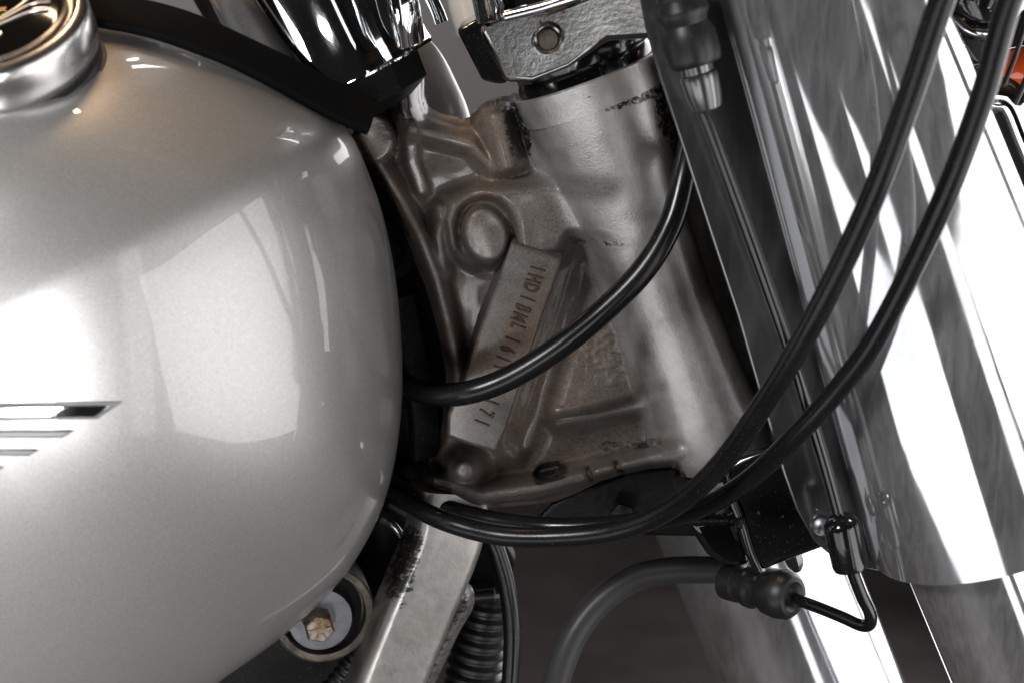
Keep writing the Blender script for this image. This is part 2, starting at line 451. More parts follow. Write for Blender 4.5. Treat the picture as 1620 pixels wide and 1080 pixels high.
def hfield(PX, PY):
    h = np.full(PX.shape, -9.0)
    def level(poly, lv, soft):
        nonlocal h
        wgt = 1 - sstep(sdf_poly(PX, PY, poly), -soft, soft)
        h = h * (1 - wgt) + lv * wgt
    level([(600, 150), (690, 190), (850, 200), (900, 300), (690, 340), (640, 320)], -3, 20)
    level([(560, 180), (620, 160), (640, 260), (720, 560), (735, 620), (690, 620), (640, 380)], -6, 14)
    level([(712, 395), (745, 425), (808, 392), (745, 560), (733, 600), (722, 540)], -20, 16)
    level([(690, 345), (706, 312), (760, 292), (860, 282), (940, 286), (1060, 330), (1090, 392), (1000, 392), (905, 378), (890, 408), (815, 425), (750, 428), (705, 405)], 6, 20)
    # ridges
    def ridge(pl, hw, top, k=5, flat=0.35):
        nonlocal h
        d, t = d_line(PX, PY, pl)
        prof = 1 - sstep(d, hw * flat, hw * 1.9)
        lv = np.interp(t, np.linspace(0, 1, len(pl)), [p[2] if len(p) > 2 else top for p in pl])
        r = -26 + (lv + 26) * prof
        h = smax(h, r, k)
    ridge([(583, 222, 6), (600, 262, 6), (632, 312, 5), (664, 372, 6), (690, 440, 6), (708, 510, 5), (722, 575, 3), (730, 640, 0)], 22, 8, 9, 0.1)
    ridge([(694, 330, 3), (692, 372, 4), (702, 430, 3)], 20, 4, 8, 0.1)
    ridge([(636, 130, 5), (640, 175, 5), (652, 205, 5)], 30, 6, 8, 0.1)
    ridge([(652, 205, 4), (700, 218, 5), (745, 230, 5), (780, 268, 3)], 26, 6, 8, 0.1)
    ridge([(650, 215, 2), (652, 255, 2), (668, 300, 1)], 18, 2, 6)
    d, t = d_line(PX, PY, [(585, 214), (590, 225)]); h = smax(h, -20 + 31 * (1 - sstep(d, 30, 46)), 4)
    # bolt lug, a half round running up to the top edge
    d, t = d_line(PX, PY, [(776, 160), (812, 300)])
    h = smax(h, -12 + 0.24 * 2.0 * np.sqrt(np.clip(38 ** 2 - d ** 2, 0, None)) * (1 - sstep(t, 0.75, 1.0)), 3)
    # moat and boss
    ca, sa = math.cos(math.radians(-14)), math.sin(math.radians(-14))
    ex = ((PX - 768) * ca + (PY - 372) * sa) / 34; ey = (-(PX - 768) * sa + (PY - 372) * ca) / 44
    rr = np.hypot(ex, ey)
    h = h - 5.0 * np.exp(-((rr - 1.22) / 0.22) ** 2)
    wgt = 1 - sstep(rr, 0.86, 1.12); h = h * (1 - wgt) + 8.5 * wgt
    # lower ribs, flange
    ridge([(884, 668, -4), (950, 656, 0), (1060, 630, 2)], 24, 1, 8, 0.05)
    d, t = d_line(PX, PY, [(900, 700), (970, 690), (1060, 672)]); h = h - 3.0 * np.exp(-(d / 14) ** 2)
    ridge([(690, 760, 6), (760, 785, 10), (850, 772, 11), (930, 752, 10), (1010, 732, 10), (1075, 716, 10)], 26, 10, 8, 0.12)
    d = np.hypot(PX - 734, PY - 744); h = smax(h, -14 + 23 * (1 - sstep(d, 10, 60)), 8)
    h = h - 1.2 * np.exp(-((d - 20) / 5) ** 2)
    ex = (PX - 868) / 23; ey = (PY - 746 + 0.15 * (PX - 868)) / 15
    h = h - 10 * (1 - sstep(np.hypot(ex, ey), 0.7, 1.1))
    for cx, cy in ((932, 749), (978, 741)):
        d, t = d_line(PX, PY, [(cx - 5, cy - 14), (cx + 6, cy + 14)]); h = h - 2.2 * np.exp(-(d / 6) ** 2)
    # concave wall on the right of the pad, field next to the steering head
    d, t = d_line(PX, PY, [(918, 420), (880, 540), (828, 700)]); h = h - 7 * np.exp(-(d / 22) ** 2)
    h = h * 1.3 - 2
    # steering head
    s = (PX - AX0[0]) * axd[0] + (PY - AX0[1]) * axd[1]; q = (PX - AX0[0]) * axn[0] + (PY - AX0[1]) * axn[1]
    R = np.interp(s / axL, [a for a, b in TR], [b for a, b in TR])
    ht = 0.235 * np.sqrt(np.clip(R ** 2 - q ** 2, 0, None)) - 12 * (np.abs(q) >= R) * np.clip((np.abs(q) - R) / 20, 0, 1)
    ht = np.where(q < -R, -np.clip((-q - R) * 1.2, 0, 40), ht)
    kk = 12 * sstep(s / axL, -0.02, 0.12) + 1
    h = smax(h, ht, kk)
    # casting unevenness
    tb = sstep(R - np.abs(q), 0, 25)
    h = h + NZ * (0.30 - 0.12 * tb)
    sd = sdf_poly(PX, PY, outline)
    h = h - 7 * (1 - sstep(-sd, 0, 16)) ** 2 * (sdf_poly(PX, PY, [(800, 60), (1060, 60), (1300, 760), (1080, 760)]) > -5)
    return h
wr = np.array([[noise.turbulence(Vector((x * 0.045 - y * 0.012, y * 0.075, 3.1)), 3, True) for x in gx] for y in gy[(gy > 470) & (gy < 640)]])
WR = np.zeros(PX.shape); WR[(gy > 470) & (gy < 640)] = wr
SD = sdf_poly(PX, PY, outline)
gyy, gxx = np.gradient(SD, ST)
out = (SD > 0) & (SD < ST * 1.6)
PXm = np.where(out, PX - SD * gxx, PX); PYm = np.where(out, PY - SD * gyy, PY)
H = hfield(PXm, PYm)
H = H + 1.5 * (WR - 0.5) * (1 - sstep(np.hypot((PX - 965) / 62, (PY - 562) / 52), 0.55, 1.1))
keep = SD < ST * 1.6
keep_c = keep[:-1, :-1] & keep[1:, :-1] & keep[:-1, 1:] & keep[1:, 1:]
keep_c &= (SD[:-1, :-1] < 0) | (SD[1:, :-1] < 0) | (SD[:-1, 1:] < 0) | (SD[1:, 1:] < 0)
used = np.zeros(PX.shape, bool)
used[:-1, :-1] |= keep_c; used[1:, :-1] |= keep_c; used[:-1, 1:] |= keep_c; used[1:, 1:] |= keep_c
idx = -np.ones(PX.shape, int); idx[used] = np.arange(used.sum())
W = at_np(PXm[used], PYm[used], H[used])
quads = []
for i, j in zip(*np.nonzero(keep_c)):
    quads.append((int(idx[i, j]), int(idx[i + 1, j]), int(idx[i + 1, j + 1]), int(idx[i, j + 1])))
# back wall: boundary edges swept away from the viewer
from collections import Counter
ec = Counter()
for qd in quads:
    for a, b in zip(qd, qd[1:] + qd[:1]): ec[(a, b)] += 1
bd = [(a, b) for (a, b) in ec if (b, a) not in ec]
Wl = W.tolist(); back = {}
for a, b in bd:
    for v_ in (a, b):
        if v_ not in back:
            p = W[v_]; back[v_] = len(Wl); Wl.append([p[0], max(p[1] + 0.012, 0.035), p[2]])
    quads.append((b, a, back[a], back[b]))
pxs = PXm[used]; pys = PYm[used]
def spots(px, py, lst):
    g = np.zeros(px.shape)
    for pl, wd, amt in lst:
        d, t = d_line(px, py, pl); g = np.maximum(g, amt * (1 - sstep(d, wd * 0.3, wd * 1.5)))
    return g
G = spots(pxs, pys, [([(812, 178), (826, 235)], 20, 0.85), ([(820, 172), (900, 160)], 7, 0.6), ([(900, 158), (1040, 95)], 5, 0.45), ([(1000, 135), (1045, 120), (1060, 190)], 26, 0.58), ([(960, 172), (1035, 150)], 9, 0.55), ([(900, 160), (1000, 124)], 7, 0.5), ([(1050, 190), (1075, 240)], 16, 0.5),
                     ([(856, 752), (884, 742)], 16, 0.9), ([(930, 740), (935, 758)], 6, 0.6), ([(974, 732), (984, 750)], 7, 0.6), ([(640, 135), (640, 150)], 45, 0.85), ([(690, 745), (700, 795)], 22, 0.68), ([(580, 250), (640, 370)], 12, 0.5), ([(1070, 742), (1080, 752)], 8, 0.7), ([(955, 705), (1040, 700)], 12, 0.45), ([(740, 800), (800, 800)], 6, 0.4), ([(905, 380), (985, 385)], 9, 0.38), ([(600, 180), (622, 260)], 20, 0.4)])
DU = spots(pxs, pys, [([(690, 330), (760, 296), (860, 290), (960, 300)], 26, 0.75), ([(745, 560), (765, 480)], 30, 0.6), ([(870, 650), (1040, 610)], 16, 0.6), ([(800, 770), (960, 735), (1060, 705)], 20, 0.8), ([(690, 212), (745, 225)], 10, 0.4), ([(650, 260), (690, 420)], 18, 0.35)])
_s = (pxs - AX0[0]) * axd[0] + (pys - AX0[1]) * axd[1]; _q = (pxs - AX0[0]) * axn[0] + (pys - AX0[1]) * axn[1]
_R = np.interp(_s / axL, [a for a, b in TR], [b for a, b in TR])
film = 0.93 * sstep(_q - _R, -10, 30)  # even film over the web: brown grime, also painting in its darker reflections
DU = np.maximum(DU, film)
n_extra = len(Wl) - len(W)
frame = link('frame_casting', Wl, quads, M['silver'], bike, label='silver painted frame casting with steering head, ribs and bolt boss', attrs={'grime': np.r_[G, np.full(n_extra, .6)], 'dust_shade': np.r_[DU, np.full(n_extra, .85)]}, sharp=70)

# identification pad and stamped characters
pad_poly = [(809, 386), (850, 399), (889, 413), (866, 478), (842, 548), (820, 616), (798, 682), (784, 714), (745, 704), (707, 690), (708, 655), (722, 622), (741, 580), (758, 520), (786, 450)]
def add_blank_attr(o, g=0.0, d=0.0):
    for an, val in (('grime', g), ('dust_shade', d)):
        if an not in o.data.attributes:
            a = o.data.attributes.new(an, 'FLOAT', 'POINT'); a.data.foreach_set('value', np.full(len(o.data.vertices), val, np.float32))
pad = prism('identification_pad', pad_poly, 9.0, 30, M['silver'], frame, bevel=(0.0013, 3, 40), inset=0.16, label='raised pad stamped with the frame number')
add_blank_attr(pad, 0.0, 0.95)
def text_mesh(s, size, extrude):
    cu = bpy.data.curves.new('letters', 'FONT'); cu.body = s; cu.size = size; cu.extrude = extrude; cu.resolution_u = 3
    cu.bevel_depth = 0.8; cu.bevel_resolution = 0; cu.offset = 0.17
    cu.align_x = 'CENTER'; cu.align_y = 'CENTER'
    o = bpy.data.objects.new('letters', cu); COL.objects.link(o)
    bpy.context.view_layer.update()
    me = bpy.data.meshes.new_from_object(o.evaluated_get(bpy.context.evaluated_depsgraph_get()))
    v = np.array([list(x.co) for x in me.vertices]).reshape(-1, 3); f = [tuple(p.vertices) for p in me.polygons]
    bpy.data.objects.remove(o); bpy.data.curves.remove(cu); bpy.data.meshes.remove(me)
    return v, f
def stamp(txt, p0, p1, h_px, ym, material, parent, name='stamped_character', wobble=1.2, slant=0.0, squeeze=0.8):
    """characters along p0->p1 (pixels), one object each"""
    n = len(txt); a = np.array(p0, float); b = np.array(p1, float); dr = (b - a) / np.linalg.norm(b - a)
    r = np.random.default_rng(3)
    for i, ch in enumerate(txt):
        if ch == ' ': continue
        c = a + (b - a) * (i / max(n - 1, 1)) + r.normal(0, wobble, 2)
        O = at(c[0], c[1], ym); ex = (at(c[0] + dr[0] * 10, c[1] + dr[1] * 10, ym) - O) / 10
        up = np.array((dr[1], -dr[0])); ey = (at(c[0] + up[0] * 10, c[1] + up[1] * 10, ym) - O) / 10
        v, f = text_mesh(ch, h_px * 1.38, 0.9)
        ang = r.normal(0, 0.05); ca, sa = math.cos(ang), math.sin(ang)
        xs = (v[:, 0] * ca - v[:, 1] * sa) * squeeze + slant * v[:, 1]; ys = v[:, 0] * sa + v[:, 1] * ca
        Wv = np.array(O)[None] + xs[:, None] * np.array(ex)[None] + ys[:, None] * np.array(ey)[None] + (v[:, 2] * 0.00024)[:, None] * np.array((0, -1, 0))[None]
        link(name, Wv, f, material, parent, smooth=False)
for tx, q0, q1 in (('1HD', (848, 427), (840, 455)), ('1BML', (832, 474), (816, 516)), ('161', (808, 538), (797, 567)), ('Y', (790, 583), (786, 596)), ('171', (775, 637), (763, 668))):
    stamp(tx, q0, q1, 24, 9.25, M['stamp'], pad, wobble=0.7, squeeze=0.56)

# steering head cup, seal and lower race
A0 = at(AX0[0], AX0[1], 0); A1 = at(AX1[0], AX1[1], 0)
ax = (A1 - A0).normalized(); s0 = mpp(AX0[0], AX0[1], 0) * 1.0
lp = lathe('bearing_cup', A0, A1, [(0.010, 118 * s0), (0.0005, 120.5 * s0), (-0.0006, 120.5 * s0), (-0.0012, 118 * s0), (-0.0006, 112 * s0), (0.004, 108 * s0)], M['silver'], frame, k=72, label='rim of the steering head')
add_blank_attr(lp, 0.22, 0)
lathe('dust_seal', A0, A1, [(0.006, 110 * s0), (-0.004, 112 * s0), (-0.006, 108 * s0), (-0.009, 111 * s0), (-0.013, 107 * s0), (-0.022, 92 * s0)], M['gloss_black'], frame, k=64, label='oily black seal on top of the steering head')
lathe('lower_race', A1 - ax * 0.004, A1, [(0, 90 * s0), (0.001, 94 * s0), (0.010, 94 * s0), (0.011, 90 * s0)], M['zinc'], frame, k=48, label='grey ring under the steering head')

# down tube, welded below the casting
dt = [at(712, 770, -6), at(700, 850, -4), at(655, 960, -2), at(605, 1085, 0), at(570, 1180, 0)]
v, f = sweep(catmull(dt, 8), rrect(112 * mpp(650, 960, 0), 92 * mpp(650, 960, 0), 0.0045, 4), up=(0.35, -1, 0.15))
down = link('down_tube', v, f, M['silver_plain'], bike, label='silver square down tube with black grease smears')
def proj(wv):
    d = wv - cam_np; z = d @ fwd_np
    return 810 + (d @ rgt_np) / z / FOV_W * 1620, 540 - (d @ up_np) / z / FOV_W * 1620
# finer mesh so that the grease can be placed
bm = bmesh.new(); bm.from_mesh(down.data); bmesh.ops.subdivide_edges(bm, edges=[e for e in bm.edges if e.calc_length() > 0.004], cuts=4, use_grid_fill=True); bm.to_mesh(down.data); bm.free()
vv = np.array([list(x.co) for x in down.data.vertices]) + CEN[down.name]
qx, qy = proj(vv)
gg = spots(qx, qy, [([(650, 850), (628, 930)], 24, 0.75), ([(640, 930), (640, 960)], 9, 0.5), ([(600, 965), (620, 1000)], 22, 0.25)])
a = down.data.attributes.new('grime', 'FLOAT', 'POINT'); a.data.foreach_set('value', gg.astype(np.float32))
a = down.data.attributes.new('dust_shade', 'FLOAT', 'POINT'); a.data.foreach_set('value', np.zeros(len(gg), np.float32))
# tab on the down tube
v, f = sweep(catmull([at(722, 930, -16), at(735, 940, -18), at(735, 960, -20), at(712, 1000, -22), at(670, 1090, -24)], 8), rrect(30 * mpp(700, 1000, -20), 0.005, 0.0012, 2), up=(0.9, -0.5, 0.2))
tab = link('tube_bracket', v, f, M['silver_plain'], down, label='thin bent bracket beside the down tube'); add_blank_attr(tab, 0.40, 0.2)

# dark backbone behind casting and tank
tube('backbone_tube', [(520, 250, -55), (600, 420, -60), (680, 640, -60), (700, 760, -58)], 110, M['matte_black'], bike, label='black frame backbone in the shade behind the tank')
lathe('backbone_plug', at(610, 400, -12), at(640, 396, 14), [(-0.03, 0.012), (0, 0.012), (0.002, 0.011), (0.0022, 0.007), (0.001, 0.006)], M['matte_black'], bike, k=28)
v, f = sweep(catmull([at(632, 470, -10), at(650, 560, -8), at(668, 640, -8), at(672, 720, -12)], 8), rrect(0.012, 0.006, 0.002, 3), up=(0.6, -1, 0.1))
link('inner_web', v, f, M['matte_black'], bike, label='black inner web in the shade beside the tank')

# ---------------------------------------------------------------- fuel tank
TC = np.array((-150.0, 575.0))
sil = [(637, 560), (636, 640), (624, 735), (600, 815), (560, 890), (508, 952), (440, 1012), (370, 1062), (300, 1108), (150, 1175), (-50, 1220), (-350, 1240), (-700, 1160), (-900, 950), (-960, 620), (-900, 260), (-640, 40), (-300, -50), (0, -20), (145, 8), (260, 36), (370, 84), (470, 140), (545, 196), (590, 290), (614, 372), (629, 460)]
silc = catmull(sil + [sil[0]], 12)[:-1]
ang = np.arctan2(silc[:, 1] - TC[1], silc[:, 0] - TC[0]); rad = np.hypot(silc[:, 0] - TC[0], silc[:, 1] - TC[1])
od = np.argsort(ang); ang = ang[od]; rad = rad[od]
def tank_s(px, py):
    a = np.arctan2(py - TC[1], px - TC[0]); R = np.interp(a, ang, rad, period=2 * math.pi)
    return np.hypot(px - TC[0], py - TC[1]) / R
TB, TY0 = 118.0, 22.0
def tank_y(px, py, s=None):
    s = tank_s(px, py) if s is None else s
    return TY0 + TB * np.clip(1 - np.clip(s, 0, 1) ** 2.35, 0, 1) ** 0.56
KA = 260; A_ = np.linspace(-math.pi, math.pi, KA, endpoint=False)
R_ = np.interp(A_, ang, rad, period=2 * math.pi)
verts = []; faces = []
SS = np.sin(np.linspace(0.02, math.pi / 2, 70))
rings = [(s, TY0 + TB * max(0, 1 - s ** 2.35) ** 0.56) for s in SS] + [(s, TY0 - 55 * (1 - s ** 2.6) ** 0.5) for s in SS[::-1][2::3]]
for s, yy in rings:
    for a_, r_ in zip(A_, R_):
        verts.append(at(TC[0] + math.cos(a_) * r_ * s, TC[1] + math.sin(a_) * r_ * s, yy))
for j in range(len(rings) - 1):
    for i in range(KA):
        p = j * KA + i; q = j * KA + (i + 1) % KA
        faces.append((p, q, q + KA, p + KA))
faces.append(tuple(range(KA))); faces.append(tuple(range((len(rings) - 1) * KA, len(rings) * KA)))
tank = link('fuel_tank', verts, faces, M['tank'], bike, label='rounded silver fuel tank with clear lacquer', sharp=0)

# lower seam of the tank
# emblem bars on the tank side
def tank_bar(poly_top, poly_bot, lift, material, name, parent, label=None, thick=1.2, inset=0.0):
    n = 30; vs = []; fs = []
    xs0, xs1 = poly_top; rows = []
    for lvl in (0, 1):
        for (x0, y0, x1, y1) in (poly_top_line(poly_top), poly_top_line(poly_bot)):
            for i in range(n + 1):
                t = i / n; x = x0 + (x1 - x0) * t; y = y0 + (y1 - y0) * t
                yy = float(tank_y(np.array(x), np.array(y)))
                vs.append(at(x, y, yy + (lift if lvl else -thick)))
    k_ = n + 1
    T0, B0, T1, B1 = 0, k_, 2 * k_, 3 * k_
    for i in range(n):
        fs += [(T1 + i, T1 + i + 1, B1 + i + 1, B1 + i), (T0 + i, B0 + i, B0 + i + 1, T0 + i + 1), (T0 + i, T0 + i + 1, T1 + i + 1, T1 + i), (B0 + i, B1 + i, B1 + i + 1, B0 + i + 1)]
    fs += [(T0, T1, B1, B0), (T0 + n, B0 + n, B1 + n, T1 + n)]
    return link(name, vs, fs, material, parent, label=label, bevel=(0.0005, 2, 50), sharp=30)
def poly_top_line(l): return (l[0][0], l[0][1], l[1][0], l[1][1])
tank_bar([(-160, 640), (196, 634)], [(-160, 668), (154, 662)], 0.6, M['grey_paint'], 'emblem_backing', tank)
tank_bar([(-160, 643), (178, 641)], [(-160, 663), (150, 659)], 1.5, M['chrome'], 'emblem_bar', tank, 'long bright emblem bar on the tank side')
for (x1, y1, x2, y2, hh) in ((118, 681, 98, 692, 0), (62, 711, 46, 720, 0), (8, 738, -6, 746, 0)):
    tank_bar([(-160, y1 + 1), (x1, y1)], [(-160, y2), (x2, y2)], 0.8, M['grey_paint'], 'emblem_bar', tank)

# filler cap
CC = (-18, 32); cy = 92
cA = at(CC[0], CC[1], cy); cv = (CAM - cA).normalized(); cu = camdir(-0.36, 0.93, 0); cu = (cu - cv * cu.dot(cv)).normalized(); caxis = (cv * 0.5 + cu * 0.866).normalized()
cs = mpp(CC[0], CC[1], cy); cr = 158 * cs
def knurl(th, t): return 1 + (0.004 if int(th / (2 * math.pi) * 180) % 2 else 0.0)
cap = lathe('filler_cap', cA - caxis * 0.0, cA + caxis, [(-0.016, cr * 0.93), (-0.0145, cr * 0.985), (-0.012, cr * 1.0), (-0.004, cr * 1.0), (-0.0015, cr * 0.985), (0.0, cr * 0.95), (0.0006, cr * 0.91), (0.0002, cr * 0.86), (-0.0006, cr * 0.84)], M['zinc_rim'], bike, k=180, label='round chrome filler cap with knurled edge', sharp=50)
lathe('cap_ring', cA, cA + caxis, [(-0.001, cr * 0.80), (0.0006, cr * 0.80), (0.0010, cr * 0.77), (0.0006, cr * 0.74), (-0.001, cr * 0.74)], M['zinc_rim'], cap, k=96)
lathe('cap_badge', cA, cA + caxis, [(-0.001, cr * 0.75), (0.0003, cr * 0.745), (0.0006, cr * 0.70), (0.0009, cr * 0.3), (0.0009, 0.001)], M['badge'], cap, k=96, label='black badge with gold and silver emblem')
lathe('cap_seal', cA, cA + caxis, [(-0.024, cr * 0.97), (-0.020, cr * 0.975), (-0.018, cr * 0.96), (-0.0172, cr * 0.92), (-0.016, cr * 0.90), (-0.012, cr * 0.90)], M['rubber'], cap, k=96)
lathe('cap_collar', cA, cA + caxis, [(-0.034, cr * 1.0), (-0.0225, cr * 1.01), (-0.0205, cr * 1.0), (-0.020, cr * 0.96)], M['grey_boot'], cap, k=96, label='grey rubber ring under the filler cap')
# emblem strokes on the badge: in the badge's own plane
bx = caxis.cross(Vector((0, -1, 0))).normalized(); by = caxis.cross(bx).normalized()
if bx.x < 0: bx, by = -bx, -by
if by.dot(UPV) < 0: by = -by
def badge_stroke(pts, r, material, name):
    P_ = [cA + caxis * 0.0012 + bx * (p[0] * cr) + by * (p[1] * cr) for p in pts]
    v, f = sweep(catmull(P_, 6), rrect(r * cr, 0.0008, 0.0003, 2), up=tuple(caxis))
    link(name, v, f, material, cap)
for q in range(3):
    badge_stroke([(-0.1 + 0.1 * q, -0.30 + 0.11 * q), (0.15 + 0.06 * q, -0.16 + 0.12 * q), (0.42, -0.02 + 0.14 * q), (0.62, 0.0 + 0.12 * q)], 0.035, M['silver_print'], 'emblem_feather')
badge_stroke([(0.0, -0.42), (0.12, -0.40), (0.18, -0.33), (0.10, -0.29), (-0.02, -0.34)], 0.045, M['silver_print'], 'emblem_shield')
badge_stroke([(-0.2, 0.2), (0.0, 0.30), (0.2, 0.44), (0.35, 0.5)], 0.075, M['gold'], 'emblem_border')
badge_stroke([(-0.10, -0.58), (0.0, -0.60), (0.06, -0.64)], 0.085, M['gold'], 'emblem_border')
badge_stroke([(0.1, 0.10), (0.18, 0.10)], 0.06, M['gold'], 'emblem_border')

# black trim along the top of the tank
tp = [(-60, -2), (60, 0), (150, 14), (250, 34), (340, 66), (440, 113), (530, 161), (590, 186)]
tw = [at(x, y, z) for (x, y), z in zip(tp, (70, 66, 62, 58, 54, 46, 40, 38))]
v, f = sweep(catmull(tw, 8), rrect(70 * mpp(400, 100, 50), 0.004, 0.0014, 3), up=tuple(camdir(-0.25, 0.55, 0.75)))
trim = link('tank_trim', v, f, M['trim'], bike, label='black padded trim strip along the top of the tank')

# ---------------------------------------------------------------- chrome riser cover above the trim
H0 = at(548, 124, 0); hx = (at(548, 124, 0) - at(465, -42, 0)).normalized()
hs = mpp(583, 106, 0)
def flute(th, t): return 1 + 0.016 * math.cos(11 * th + 0.6) + 0.02 * max(0, math.cos(5 * th + 2.0)) ** 6
cover_top = lathe('chrome_cover', H0, H0 + hx, [(-0.09, 166 * hs), (-0.05, 158 * hs), (-0.02, 151 * hs), (-0.012, 146 * hs), (-0.003, 147 * hs), (0.0, 149 * hs), (0.0012, 148 * hs), (0.0014, 130 * hs)], M['chrome'], bike, k=120, fn=flute, label='fluted chrome cover above the tank trim')
lathe('cover_base', H0 + hx * 0.0016, H0 + hx * 0.1, [(0, 122 * hs), (0.010, 118 * hs), (0.014, 80 * hs)], M['matte_black'], cover_top, k=8, label='black faceted underside of the chrome cover', sharp=20)
v, f = sweep(catmull([at(626, -20, 22), at(634, 20, 22), at(640, 60, 18)], 6), rrect(52 * hs, 0.014, 0.004, 4), up=(0.5, -1, 0.1))
link('cover_lug', v, f, M['chrome'], cover_top, label='raised lug on the chrome cover')
v, f = sweep(catmull([at(560, -20, 27), at(590, 50, 27), at(612, 92, 25)], 6), rrect(16 * hs, 0.008, 0.003, 4), up=(0.2, -1, 0.1))
link('cover_rib', v, f, M['chrome'], cover_top)
v, f = sweep(catmull([at(520, -20, 22), at(552, 50, 22), at(572, 108, 20)], 6), rrect(14 * hs, 0.008, 0.003, 4), up=(-0.2, -1, 0.1))
link('cover_rib', v, f, M['chrome'], cover_top)
v, f = sweep(catmull([at(668, -30, 8), at(690, 15, 8), at(698, 36, 8)], 6), rrect(18 * hs, 0.008, 0.002, 3), up=(0.3, -1, 0.1))
link('chrome_lever', v, f, M['chrome'], bike, label='end of a small chrome lever beside the chrome cover')

# ---------------------------------------------------------------- upper fork clamp
clamp_poly = [(757, 46), (768, 38), (800, 30), (866, 16), (950, -8), (1060, -45), (1100, 20), (1030, 62), (962, 66), (900, 108), (842, 130), (800, 132)]
clamp = prism('fork_clamp', clamp_poly, [26, 26, 30, 34, 38, 38, 38, 38, 38, 36, 32, 27], 70, M['cast'], bike, bevel=(0.0022, 3, 20), label='worn cast upper fork clamp with a round plug')
prism('clamp_shoulder', [(722, 48), (760, 27), (800, 24), (804, 131), (790, 134), (763, 128)], [8, 8, 12, 12, 10, 8], 45, M['gloss_black'], clamp, bevel=(0.0012, 2, 25), label='black shoulder on the end of the fork clamp')
hp = at(866, 63, 37); hax = camdir(0.12, -0.06, 1)
lathe('plug_rim', hp, hp + hax, [(-0.006, 21 * s0), (0.0016, 21.5 * s0), (0.0022, 20 * s0), (0.0018, 17.5 * s0), (-0.001, 16.5 * s0)], M['cast'], clamp, k=40)
lathe('plug', hp, hp + hax, [(-0.004, 17 * s0), (0.0000, 16.4 * s0), (0.0004, 15 * s0), (0.0002, 4 * s0)], M['dirty'], clamp, k=32, label='round dark plug in the fork clamp')
ra = at(850, 16, 4); rb = at(812, -90, 4)
lathe('chrome_stem', ra, rb, [(0, 76 * s0), (0.003, 78 * s0), (0.006, 72 * s0), (0.05, 70 * s0)], M['chrome'], clamp, k=64, label='chrome stem cap on the fork clamp')
v, f = sweep(catmull([at(764, 36, 24), at(752, -20, 24)], 6), rrect(16 * s0, 0.010, 0.003, 3), up=(0.2, -1, 0)); link('stem_strap', v, f, M['gloss_black'], clamp)
v, f = sweep(catmull([at(800, 26, 32), at(870, 8, 36), at(940, -14, 38)], 6), rrect(0.004, 0.004, 0.0015, 3), up=(0.2, -1, 0)); link('clamp_ridge', v, f, M['chrome_worn'], clamp)

# ---------------------------------------------------------------- near fork cover
L0, L1 = at(1126, -60, 60), at(1384, 893, 60)
Rr0, Rr1 = at(1420, -180, 60), at(1800, 745, 60)
verts = []; faces = []
NV, NU = 60, 64
for j in range(NV + 1):
    t = j / NV; l = L0.lerp(L1, t); r_ = Rr0.lerp(Rr1, t)
    c = (l + r_) / 2; hw = (r_ - l).length / 2; e = (r_ - l).normalized()
    for i in range(NU):
        th = math.pi * 2 * i / NU
        cx, sy = -math.cos(th), math.sin(th)
        bul = 0.92 if sy > 0 else 0.55
        verts.append(c + e * (cx * hw) + Vector((0, -1, 0)) * (sy * hw * bul))
for j in range(NV):
    for i in range(NU):
        p = j * NU + i; q = j * NU + (i + 1) % NU; faces.append((p, q, q + NU, p + NU))
fcover = link('fork_cover', verts, faces, M['chrome_cover'], bike, label='large polished chrome cover on the near fork leg', sharp=60)
fl = [(1000, -60), (1013, 0), (1021, 44), (1046, 130), (1082, 240), (1124, 370), (1167, 500), (1200, 615), (1226, 703), (1240, 750), (1260, 806), (1288, 856), (1326, 888), (1392, 903), (1424, 880), (1330, 560), (1220, 200), (1150, -60)]
flz = 57
prism('cover_flange', fl, flz, 3.0, M['chrome_plate'], fcover, bevel=(0.0007, 2, 40), label='flat chrome flange along the rear edge of the fork cover, coloured dark for its reflections')
sp = at(1301, 832, 58); sax = camdir(-0.25, 0.05, 1)
scw = lathe('flange_screw', sp, sp + sax, [(-0.002, 19 * s0 * .9), (0.0012, 19 * s0 * .9), (0.003, 15 * s0 * .9), (0.0036, 8 * s0 * .9), (0.0036, 0.0003)], M['zinc'], fcover, k=32, label='domed screw at the bottom of the flange')
prism('screw_washer', [(1291, 804), (1322, 814), (1326, 850), (1300, 846)], 57.6, 1.0, M['zinc'], fcover, bevel=(0.0003, 1, 40))
stamp('2', (1296, 838), (1304, 841), 10, 61.4, M['dirty'], fcover, name='screw_mark', wobble=0)
prism('light_blocker', [(1106, 60), (1320, 40), (1490, 700), (1268, 712), (1186, 500), (1124, 290)], 22, 85, M['matte_black'], bike, bevel=(0.003, 2, 30), label='added black block between the fork legs that keeps rear light off the steering head')  # added block, stops rear softbox light reaching the right side of the head
# near fork leg below the cover
fa = at(1556, 880, 62); fb = at(1640, 1090, 62); fs_ = mpp(1556, 900, 62)
lathe('fork_leg', fa - (fb - fa), fb, [(0, 122 * fs_), (0.14, 122 * fs_), (0.30, 122 * fs_)], M['chrome_cover'], bike, k=80, label='chrome fork leg below the near fork cover')
v, f = sweep([at(1440, 905, 66), at(1516, 1085, 66)], rrect(10 * fs_, 0.004, 0.001, 2), up=(-0.5, -1, 0)); link('leg_seam', v, f, M['chrome'], bpy.data.objects['fork_leg'])
